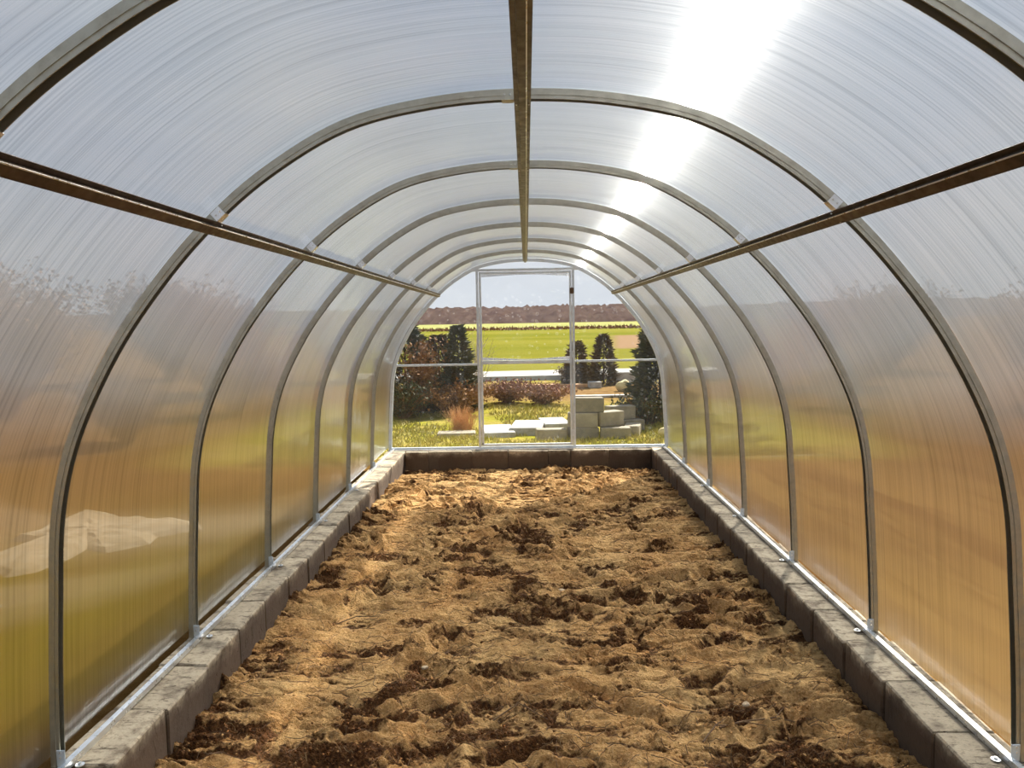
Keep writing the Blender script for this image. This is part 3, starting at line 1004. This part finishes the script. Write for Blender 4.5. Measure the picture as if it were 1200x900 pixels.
def soil_z(x, y):
    i = int(np.clip(np.searchsorted(ys_, y), 0, NY - 1)); j = int(np.clip(np.searchsorted(xs_, x), 0, NX - 1))
    return float(Z[i, j])


# loose crumbs, straw, seedlings on the soil (nobody could count them)
def crumbs(name, n, smin, smax, mat, seed, label, cat, dens=None):
    r = np.random.RandomState(seed)
    base = np.array([(1, 0, 0), (-.6, .8, 0), (-.6, -.8, 0), (.1, .1, .8), (.1, 0, -.7)], float)
    tri = np.array([(0, 1, 3), (1, 2, 3), (2, 0, 3), (1, 0, 4), (2, 1, 4), (0, 2, 4)])
    vs, fs = [], []
    c = 0
    while c < n:
        x, y = r.uniform(-1.29, 1.29), 2.4 + 5.7 * r.rand() ** 1.6
        i = int(np.searchsorted(ys_, y)); j = int(np.searchsorted(xs_, x))
        i, j = min(i, NY - 1), min(j, NX - 1)
        if dens and r.rand() > dens(MO[i, j], x):
            continue
        s = smin + (smax - smin) * r.rand() ** 3
        th = r.rand() * 6.28
        R = np.array([[math.cos(th), -math.sin(th), 0], [math.sin(th), math.cos(th), 0], [0, 0, 1]])
        p = (base * s * (0.7 + 0.6 * r.rand(5, 3))) @ R.T + np.array([x, y, Z[i, j] + s * 0.25])
        vs.append(p); fs.append(tri + 5 * c); c += 1
    o = np_mesh(name, np.concatenate(vs), np.concatenate(fs), mat)
    return tag(o, label, cat, kind='stuff')


M_CLOD = simple('dark_clod', (0.065, 0.028, 0.011), (0.20, 0.09, 0.035), 40, 0.95, 0.5, 0.01)
M_CLOD2 = simple('tan_clod', (0.34, 0.18, 0.065), (0.52, 0.31, 0.13), 40, 0.95, 0.5, 0.01)
crumbs('soil_crumbs', 7000, 0.002, 0.011, M_CLOD, 5, 'dark damp soil crumbs strewn over the broken parts of the bed', 'soil crumbs', lambda m, x: max(0.004, 1.6 * (m - 0.3)))
crumbs('dry_crumbs', 3000, 0.003, 0.012, M_CLOD2, 6, 'dry tan soil crumbs strewn over the crusted parts of the bed', 'soil crumbs')


def fibres(name, n, l0, l1, wdt, mat, seed, label, cat, lift=0.006, sparse=None):
    r = random.Random(seed)
    mb = MB()
    for _ in range(n):
        x, y = r.uniform(-1.25, 1.25), 2.4 + 5.6 * r.random() ** 1.5
        if sparse: x, y = sparse(r)
        th = r.uniform(-0.9, 0.9) if r.random() < .6 else r.uniform(0, 6.28)
        L_ = r.uniform(l0, l1)
        pts = []
        for i in range(5):
            pts.append(Vector((x, y, soil_z(max(-1.3, min(1.3, x)), y) + lift * r.uniform(.3, 1.6))))
            th += r.uniform(-.5, .5)
            x += L_ / 4 * math.cos(th); y += L_ / 4 * math.sin(th)
            x = max(-1.3, min(1.3, x)); y = max(2.35, min(8.15, y))
        vs, fs = [], []
        for i, p in enumerate(pts):
            d = (pts[min(i + 1, 4)] - pts[max(i - 1, 0)])
            s_ = Vector((-d.y, d.x, 0)).normalized() * wdt * (1 - 0.15 * i)
            vs += [p + s_, p - s_, p + Vector((0, 0, wdt * 1.5))]
        for i in range(4):
            a = i * 3
            fs += [(a, a + 3, a + 5, a + 2), (a + 2, a + 5, a + 4, a + 1), (a + 1, a + 4, a + 3, a)]
        mb.add(vs, fs)
    return tag(mb.build(name, mat), label, cat, kind='stuff')


fibres('root_fibres', 1500, 0.03, 0.12, 0.0016, M_ROOT, 31, 'thin dark root fibres and rotted stems scattered over the soil bed', 'roots')
fibres('straw', 500, 0.02, 0.07, 0.0012, M_STRAW, 32, 'short pale straw bits scattered over the soil bed', 'straw')


# individually visible twigs and stones
def twig(name, pts_px, r0, label, branches=()):
    """pts: list of (x, y) on the soil"""
    mb = MB()
    P = [Vector((x, y, soil_z(x, y) + 0.012 + 0.012 * (i % 2))) for i, (x, y) in enumerate(pts_px)]
    for i in range(len(P) - 1):
        mb.cyl(P[i], P[i + 1], r0 * (1 - i / len(P) * .7), r0 * (1 - (i + 1) / len(P) * .7), 6)
    root = mb.build(name, M_ROOT)
    tag(root, label, 'twig', 'dry twigs on the soil')
    for (i, dx, dy) in branches:
        mb = MB()
        q = P[i]; e = q + Vector((dx, dy, 0.015))
        mb.cyl(q, e, r0 * .6, r0 * .3, 5)
        mb.build('side_shoot', M_ROOT, root)
    return root


twig('twig', [(0.70, 2.78), (0.80, 2.83), (0.92, 2.82), (1.02, 2.86)], 0.0042, 'forked dry twig on the soil near the lower right curb', ((1, .07, -.06), (2, .05, .05)))
twig('twig', [(0.62, 2.70), (0.68, 2.76), (0.76, 2.80)], 0.0035, 'shorter dry twig left of the forked one near the lower right curb', ((1, .05, .03),))
twig('twig', [(-1.02, 3.92), (-0.92, 3.95), (-0.80, 3.94)], 0.0035, 'thin dry twig on the left of the soil beside the curb', ((1, .03, -.05),))
twig('twig', [(0.42, 3.10), (0.50, 3.02), (0.53, 2.92)], 0.0032, 'curved dry twig in the middle right of the foreground soil', ((1, .05, .03),))
twig('twig', [(-0.15, 2.85), (-0.05, 2.90), (0.06, 2.88)], 0.003, 'straight dry twig in the middle of the foreground soil')


def stone(x, y, s, label, seed):
    r = random.Random(seed)
    import bmesh
    bm = bmesh.new(); bmesh.ops.create_icosphere(bm, subdivisions=2, radius=s)
    ph = [r.uniform(0, 6) for _ in range(3)]
    for v in bm.verts:
        k_ = 1 + 0.22 * math.sin(3 * v.co.x / s + ph[0]) * math.cos(2.3 * v.co.y / s + ph[1])
        v.co = Vector((v.co.x * 1.25 * k_, v.co.y * k_, v.co.z * 0.7 * k_))
    me = bpy.data.meshes.new('stone'); bm.to_mesh(me); bm.free(); me.materials.append(M_STONE)
    o = bpy.data.objects.new('stone', me); COL.objects.link(o)
    o.location = (x, y, soil_z(x, y) + s * 0.3)
    tag(o, label, 'stone', 'small stones on the soil')


stone(0.865, 3.02, 0.014, 'small pale stone on the soil near the lower right curb', 1)
stone(-0.48, 3.35, 0.012, 'small tan stone left of centre in the foreground soil', 2)
stone(0.18, 4.35, 0.015, 'small tan stone in the middle of the soil bed', 3)

# ---------------------------------------------------------------- outside ground
GZ = -0.15


def ground_h(X, Y):
    return 0.10 * fbm(X, Y, 0.35, 3, 81) + 0.05 * fbm(X, Y, 1.7, 3, 82)


def ground_patch(name, x0, x1, y0, y1, nx_, ny_, label):
    X_, Y_ = np.meshgrid(np.linspace(x0, x1, nx_), np.linspace(y0, y1, ny_))
    Z_ = GZ + ground_h(X_, Y_)
    # flatten close to the tunnel footprint and keep out of it
    V_ = np.stack([X_, Y_, Z_], -1).reshape(-1, 3)
    ii_ = np.arange(ny_ * nx_).reshape(ny_, nx_)
    F_ = np.stack([ii_[:-1, :-1], ii_[:-1, 1:], ii_[1:, 1:], ii_[1:, :-1]], -1).reshape(-1, 4)
    return V_, F_


def multi(name, patches, label):
    vs, fs, b_ = [], [], 0
    for V_, F_ in patches:
        vs.append(V_); fs.append(F_ + b_); b_ += len(V_)
    o = np_mesh(name, np.concatenate(vs), np.concatenate(fs), M_GROUND, smooth=True)
    return tag(o, label, kind='structure')


XG, YG = XO - 0.02, END + 0.06
multi('lawn', [ground_patch('', -45, -XG, -12, YG, 80, 50, ''), ground_patch('', XG, 45, -12, YG, 80, 50, ''),
               ground_patch('', -45, 45, YG, 34, 160, 90, '')], 'patchy yellow green lawn and bare ground around the tunnel')
V_ = np.array([(-1800, -300, GZ - .12), (1800, -300, GZ - .12), (1800, 33, GZ - .12), (-1800, 33, GZ - .12),
               (-1800, 1900, GZ), (1800, 1900, GZ)], float)
# far plain: a ring of large faces around the lawn
def quad(x0, x1, y0, y1, z):
    return [(x0, y0, z), (x1, y0, z), (x1, y1, z), (x0, y1, z)]
vs_ = quad(-1800, -44, -400, 33.5, GZ - .06) + quad(44, 1800, -400, 33.5, GZ - .06) + quad(-44, 44, -400, -11.5, GZ - .06) + quad(-1800, 1800, 33.5, 2200, GZ - .06)
o = np_mesh('field', np.array(vs_), np.arange(16).reshape(4, 4), M_GROUND)
tag(o, 'wide flat yellow green fields reaching to the hills', kind='structure')


def gz(x, y):
    return GZ + float(ground_h(np.array([[x]]), np.array([[y]]))[0, 0])


# hills with a ragged tree line
def hills(name, y0, zb, base_h, amp, seed, label):
    n = 700
    xs2 = np.linspace(-1500, 1500, n)
    prof = base_h + amp * fbm(xs2[None, :], xs2[None, :] * 0, 0.0035, 3, seed)[0] * 2 + 3.0 * fbm(xs2[None, :], xs2[None, :] * 0 + 5, 0.05, 3, seed + 4)[0]
    rows = []
    for t in np.linspace(0, 1, 9):
        hh = prof * (1 - (1 - t) ** 2)
        jig = 1.5 * RS.randn(n) * (t > 0)
        rows.append(np.stack([xs2, y0 + 260 * t + 6 * RS.randn(n), zb + hh + jig], -1))
    Vh = np.stack(rows).reshape(-1, 3)
    ih = np.arange(9 * n).reshape(9, n)
    Fh = np.stack([ih[:-1, :-1], ih[:-1, 1:], ih[1:, 1:], ih[1:, :-1]], -1).reshape(-1, 4)
    return tag(np_mesh(name, Vh, Fh, M_HILL), label, kind='structure')


hills('hills', 900, GZ, 21, 7, 301, 'low wooded purple brown hills on the horizon')

# road, planks, boards
def slab(name, mat, x0, x1, y0, y1, th, label, cat, rot=0.0, group=None, zoff=0.0, c=0.01):
    cx, cy_ = (x0 + x1) / 2, (y0 + y1) / 2
    mb = MB(); mb.cbox((x0 - cx, y0 - cy_, 0), (x1 - cx, y1 - cy_, th), min(c, th * .3))
    o = mb.build(name, mat, loc=(cx, cy_, gz(cx, cy_) + zoff)); o.rotation_euler = (0, 0, rot)
    return tag(o, label, cat, group)


mb = MB(); n = 60
vs, fs = [], []
for i in range(n + 1):
    x = -5 + 10.5 * i / n
    yc = 20.9 + 0.25 * math.sin(x * .4) + 0.004 * x * x
    for j, yy in enumerate((yc - 1.0, yc + 1.2)):
        vs.append((x, yy, GZ + 0.13))
    for j, yy in enumerate((yc - 1.1, yc + 1.3)):
        vs.append((x, yy, GZ - 0.05))
for i in range(n):
    a = i * 4
    fs += [(a, a + 4, a + 5, a + 1), (a + 2, a + 6, a + 4, a), (a + 1, a + 5, a + 7, a + 3)]
mb.add(vs, fs)
tag(mb.build('road', M_ROAD), 'pale grey road crossing behind the lawn', kind='structure')

# ---------------------------------------------------------------- things on the lawn beyond the end wall
rb = random.Random(5)
mb = MB(); mb.cbox((-0.195, -0.10, 0), (0.195, 0.10, 0.19), 0.008, jit=0.003, rnd=rb)
spare = mb.build('concrete_block', M_SPARE)
cols = [('left', 0.785), ('middle', 1.00), ('right', 1.20)]
blocks = [
    (0.72, 10.02, 0, 0.15, 'pale spare block at the left end of the bottom course of the stack'),
    (1.14, 9.98, 0, -0.05, 'pale spare block in the middle of the bottom course of the stack'),
    (1.40, 10.22, 0, 1.35, 'pale spare block at the right end of the bottom course of the stack'),
    (0.72, 10.04, 1, -0.06, 'pale spare block at the left end of the second course of the stack'),
    (1.06, 10.14, 1, 0.55, 'pale spare block turned askew on the second course of the stack'),
    (0.80, 10.08, 2, 0.03, 'pale spare block alone on top of the stack beside the door'),
    (1.42, 10.75, 0, 0.25, 'pale spare block on the grass just behind the stack'),
    (1.30, 10.80, 1, 0.35, 'pale spare block leaning level on the block behind the stack'),
    (0.30, 9.95, 0, 0.08, 'spare block lying alone in front of the white slabs'),
]
for i, (x, y, lv, rot, lab) in enumerate(blocks):
    o = spare if i == 0 else spare.copy()
    if i: COL.objects.link(o)
    o.location = (x, y, gz(1.1 if x > .5 else x, 10.1) - 0.05 + lv * 0.192)
    o.rotation_euler = (0, 0, rot)
    tag(o, lab, 'block', 'spare concrete blocks on the lawn')
slabs = [
    (-0.62, -0.20, 10.15, 11.0, 0.09, 0.10, 'pale concrete slab at the left end of the low slab heap'),
    (-0.22, 0.22, 10.35, 11.2, 0.13, -0.08, 'pale concrete slab in the middle of the low slab heap'),
    (0.20, 0.58, 10.75, 11.5, 0.11, 0.12, 'pale concrete slab at the right end of the low slab heap'),
]
for (x0_, x1_, y0_, y1_, th, rot, lab) in slabs:
    slab('concrete_slab', M_WHITE, x0_, x1_, y0_, y1_, th, lab, 'slab', rot, 'pale slabs on the lawn behind the door')
slab('plank', M_WHITE, 0.95, 2.35, 15.3, 15.5, 0.05, 'long white plank lying on the grass beyond the block stack', 'plank', 0.03)
slab('plank', M_PLANK, -0.1, 1.45, 18.0, 18.16, 0.07, 'long orange wooden plank lying behind the white plank', 'plank', -0.02)
slab('box', M_WHITE, 1.42, 1.70, 17.6, 17.9, 0.14, 'small white box at the right end of the orange plank', 'box', 0.1)
slab('board', M_WHITE, 2.15, 2.62, 18.6, 18.66, 0.30, 'white board standing on edge behind the cream sack', 'board', 0.0)
slab('paving_slab', M_SPARE, -1.24, -0.72, 10.35, 10.65, 0.06, 'small grey paving slab under the tuft of reddish grass', 'slab', 0.05)


def gravel(x, y, rx, ry, h, label, seed):
    n_, m_ = 28, 8
    vs, fs = [(0, 0, h)], []
    rr = random.Random(seed); ph = [rr.uniform(0, 6) for _ in range(4)]
    for j in range(1, m_ + 1):
        t = j / m_
        for i in range(n_):
            a = 2 * math.pi * i / n_
            w_ = 1 + .28 * math.sin(3 * a + ph[0]) + .15 * math.sin(7 * a + ph[1]) + .08 * math.sin(13 * a + ph[2])
            vs.append((rx * t * w_ * math.cos(a), ry * t * w_ * math.sin(a), h * (1 - t ** 2) + rr.uniform(-.008, .008) - .03 * (j == m_)))
    for i in range(n_):
        fs.append((0, 1 + i, 1 + (i + 1) % n_))
        for j in range(m_ - 1):
            a = 1 + j * n_
            fs.append((a + i, a + n_ + i, a + n_ + (i + 1) % n_, a + (i + 1) % n_))
    mb = MB(); mb.add(vs, fs)
    return tag(mb.build('gravel_heap', M_PALE, loc=(x, y, gz(x, y) + .01)), label, 'gravel heap')


gravel(-3.25, 5.5, .55, .75, .07, 'pale flat gravel heap seen blurred through the left wall', 1)
gravel(-3.35, 3.9, .38, .40, .05, 'smaller pale gravel heap blurred at the left edge of view', 2)


def sack(x, y, s, label):
    import bmesh
    bm = bmesh.new(); bmesh.ops.create_uvsphere(bm, u_segments=16, v_segments=10, radius=1)
    for v in bm.verts:
        t = 1 + .08 * math.sin(5 * v.co.x + 2 * v.co.y) + .05 * math.cos(7 * v.co.z)
        v.co = Vector((v.co.x * s * 1.1 * t, v.co.y * s * .9 * t, (v.co.z * .85 + .8) * s * t))
    me = bpy.data.meshes.new('sack'); bm.to_mesh(me); bm.free(); me.materials.append(M_SACK)
    me.polygons.foreach_set('use_smooth', [True] * len(me.polygons))
    o = bpy.data.objects.new('sack', me); COL.objects.link(o); o.location = (x, y, gz(x, y) - .02)
    tag(o, label, 'sack', 'cream sacks beyond the end wall')


sack(2.08, 16.6, 0.15, 'round cream sack on the grass left of the large dark conifer')
sack(1.78, 9.9, 0.085, 'small cream sack beside the arch edge at the far right')


# ---------------------------------------------------------------- plants
def leaves_mesh(P, D, size, r, aspect=0.35):
    """triangular leaves at P pointing along D"""
    n = len(P)
    D = D / (np.linalg.norm(D, axis=1, keepdims=True) + 1e-9)
    R = r.randn(n, 3); S_ = np.cross(D, R); S_ /= (np.linalg.norm(S_, axis=1, keepdims=True) + 1e-9)
    s = size * (0.6 + 0.8 * r.rand(n, 1))
    a = P - S_ * s * aspect; b_ = P + S_ * s * aspect; c_ = P + D * s
    V_ = np.stack([a, b_, c_], 1).reshape(-1, 3)
    return V_, np.arange(3 * n).reshape(n, 3)


def conifer(name, x, y, h, rad, mat, n, label, seed, group=None, power=0.75, cat='conifer', leaf=0.10, low=0.03):
    r = np.random.RandomState(seed)
    root = empty(name, (x, y, gz(x, y) - 0.03))
    t = low + (1 - low) * r.rand(n) ** 1.25
    ang = r.rand(n) * 6.283
    lobes = 1 + 0.22 * np.sin(ang * 5 + t * 18) + 0.18 * np.sin(t * 40 + ang)
    rr = rad * (1 - t) ** power * (0.35 + 0.65 * np.sqrt(r.rand(n))) * lobes + 0.01
    P = np.stack([rr * np.cos(ang), rr * np.sin(ang), t * h], -1)
    D = np.stack([np.cos(ang), np.sin(ang), -0.15 + 0.7 * r.rand(n)], -1)
    V_, F_ = leaves_mesh(P, D, leaf, r, 0.22)
    o = np_mesh('foliage', V_, F_, mat, root); o['kind'] = 'stuff'
    mb = MB(); mb.cyl((0, 0, 0), (0, 0, h * .9), 0.04 * h / 1.7, 0.008, 7); mb.build('trunk', M_BARK, root)
    return tag(root, label, cat, group)


def bush(name, x, y, h, rad, mat, n, label, seed, group=None, cat='bush', thick=0.006, twigs=5, leaf=None, leafmat=None, spread=0.08):
    r = random.Random(seed)
    root = empty(name, (x, y, gz(x, y) - 0.03))
    mb = MB(); tips = []
    for _ in range(n):
        a = r.uniform(0, 6.283); lean = r.uniform(0.05, 1.0) * rad
        hh = h * r.uniform(.6, 1.0)
        p0 = Vector((r.uniform(-spread, spread) * rad, r.uniform(-spread, spread) * rad, 0))
        p1 = p0 + Vector((math.cos(a) * lean * .4, math.sin(a) * lean * .4, hh * .5))
        p2 = p0 + Vector((math.cos(a) * lean, math.sin(a) * lean, hh))
        mb.cyl(p0, p1, thick, thick * .7, 3); mb.cyl(p1, p2, thick * .7, thick * .3, 3)
        for _t in range(twigs):
            t = r.uniform(.25, .95)
            q = p0.lerp(p1, t * 2) if t < .5 else p1.lerp(p2, t * 2 - 1)
            e = q + Vector((r.uniform(-1, 1), r.uniform(-1, 1), r.uniform(.1, 1))).normalized() * h * r.uniform(.1, .28)
            mb.cyl(q, e, thick * .45, thick * .2, 3); tips.append((q + e) / 2); tips.append(e)
    o = mb.build('branches', mat, root); o['kind'] = 'stuff'
    if leaf:
        rr = np.random.RandomState(seed)
        T_ = np.array([tuple(t) for t in tips]); T_ = np.repeat(T_, 3, 0) + rr.randn(len(T_) * 3, 3) * leaf * .8
        V_, F_ = leaves_mesh(T_, rr.randn(len(T_), 3), leaf, rr, .4)
        o = np_mesh('leaves', V_, F_, leafmat, root); o['kind'] = 'stuff'
    return tag(root, label, cat, group)


conifer('dark_conifer', -2.15, 13.6, 1.60, 0.62, M_CONIFER, 7000, 'dark green conifer at the far left edge behind the upper left pane', 1, power=.5)
conifer('dark_conifer', -1.62, 14.2, 1.35, 0.40, M_CONIFER2, 5000, 'brownish green conifer in the middle of the upper left pane', 2, power=.45)
conifer('dark_conifer', -1.20, 13.5, 1.50, 0.36, M_CONIFER, 4200, 'narrow dark green conifer just left of the door post', 3, power=.7)
bush('rusty_bush', -1.80, 13.0, 1.25, 0.42, M_TWIG, 46, 'rusty leaved bush between the two left conifers', 4, leaf=.06, leafmat=M_RUST)
bush('birch_shrub', -0.93, 14.3, 1.50, 0.35, M_BIRCH, 26, 'pale bare birch shrub beside the left door post', 5, cat='shrub', thick=.008)
bush('bramble', -2.05, 12.6, 0.62, 0.75, M_TWIG, 110, 'tangled dark bramble low at the far left behind the lower pane', 6, leaf=.05, leafmat=M_CONIFER)
bush('bramble', -1.25, 13.0, 0.55, 0.80, M_TWIG, 110, 'tangled brown bramble low behind the lower left pane', 7, leaf=.05, leafmat=M_RUST)
bush('bramble', -0.35, 14.6, 0.42, 0.80, M_TWIG, 110, 'low brown bramble left behind the lower door pane', 8, leaf=.05, leafmat=M_HEATH)
bush('heather', 0.30, 14.3, 0.38, 0.75, M_HEATH, 120, 'low reddish heather right behind the lower door pane', 9, leaf=.045, leafmat=M_HEATH)
bush('dry_grass_tuft', -0.93, 10.9, 0.42, 0.26, M_DRYGRASS, 260, 'tuft of tall reddish dry grass on the lawn behind the lower left pane', 10, cat='grass', thick=.0028, twigs=2, spread=.5)
conifer('young_conifer', 1.22, 18.9, 1.05, 0.32, M_CONIFER2, 3000, 'small brownish conifer right beside the right door post', 11, power=.5)
conifer('young_conifer', 1.86, 18.7, 1.22, 0.32, M_CONIFER2, 3200, 'small brownish conifer left of the cream sack', 12, power=.55)
conifer('large_conifer', 2.06, 11.9, 1.72, 0.44, M_CONIFER, 8000, 'large dark conifer filling the right edge behind the end wall', 13, power=.55)
bush('bramble', 1.78, 11.2, 0.45, 0.55, M_TWIG, 80, 'dark bramble at the foot of the large conifer', 14, leaf=.05, leafmat=M_CONIFER)
bush('hedge', 1.25, 19.9, 0.35, 0.60, M_TWIG, 90, 'low dark hedge clump behind the two young conifers', 15, leaf=.05, leafmat=M_CONIFER2)

# distant hedge line across the field
r = np.random.RandomState(8)
n = 6000
P = np.stack([r.uniform(-70, 70, n), 150 + 1.5 * r.randn(n), GZ + np.abs(r.randn(n)) * 0.15], -1)
V_, F_ = leaves_mesh(P, r.randn(n, 3) + np.array([0, 0, 1.0]), 0.5, r, .3)
tag(np_mesh('hedgerow', V_, F_, M_TWIG), 'thin dark hedgerow line crossing the far green field', 'hedge', kind='stuff')

# side bushes seen blurred through the sheets
proto_b = bush('bare_bush', -9.0, 13.0, 2.5, 1.9, M_TWIG, 170, '', 40, thick=.016, twigs=12, leaf=.08, leafmat=M_RUST)
spots_l = [(-9.0, 13.0, .95), (-8.4, 8.6, .72), (-7.2, 17.6, .85), (-13.6, 17.5, 1.2), (-9.2, 4.8, .75), (-5.2, 13.6, .45), (-13.2, 9.6, 1.05), (-4.9, 21.0, .7), (-10.5, 22.8, 1.15), (-5.4, 10.2, .38), (-8.8, 1.0, .8)]
spots_r = [(9.0, 13.0, .8), (8.0, 8.8, .65), (7.2, 17.4, .75), (13.0, 17.0, 1.0), (9.2, 5.2, .7), (5.4, 13.4, .45), (13.2, 9.8, .9), (5.4, 21.0, .6), (10.5, 22.5, .95), (8.6, 1.8, .65)]
for i, (x, y, s) in enumerate(spots_l + spots_r):
    o = proto_b if i == 0 else copy_tree(proto_b)
    o.location = (x, y, gz(x, y) - .05); o.scale = (s, s, s); o.rotation_euler = (0, 0, i * 1.3)
    left_ = x < 0
    tag(o, 'brown bare bush, one of those blurred behind the left wall' if left_ else 'brown bare bush, one of those blurred behind the right wall', 'bush',
        'bushes blurred behind the left wall' if left_ else 'bushes blurred behind the right wall')

# grass blades close to the tunnel end and sides
r = np.random.RandomState(77)
n = 26000
gx = r.uniform(-3.2, 3.2, n); gy = YG + 0.05 + 5.5 * r.rand(n) ** 1.2
cl = fbm(gx[None, :], gy[None, :], 1.3, 3, 90)[0]
keep = cl > -0.10
gx, gy = gx[keep], gy[keep]
gzv = GZ + ground_h(gx[None, :], gy[None, :])[0]
P = np.stack([gx, gy, gzv - .01], -1)
D = np.stack([r.randn(len(gx)) * .5, r.randn(len(gx)) * .5, np.ones(len(gx))], -1)
V_, F_ = leaves_mesh(P, D, 0.07, r, .12)
tag(np_mesh('grass', V_, F_, M_GRASS), 'short yellow green grass on the lawn beyond the end wall', 'grass', kind='stuff')
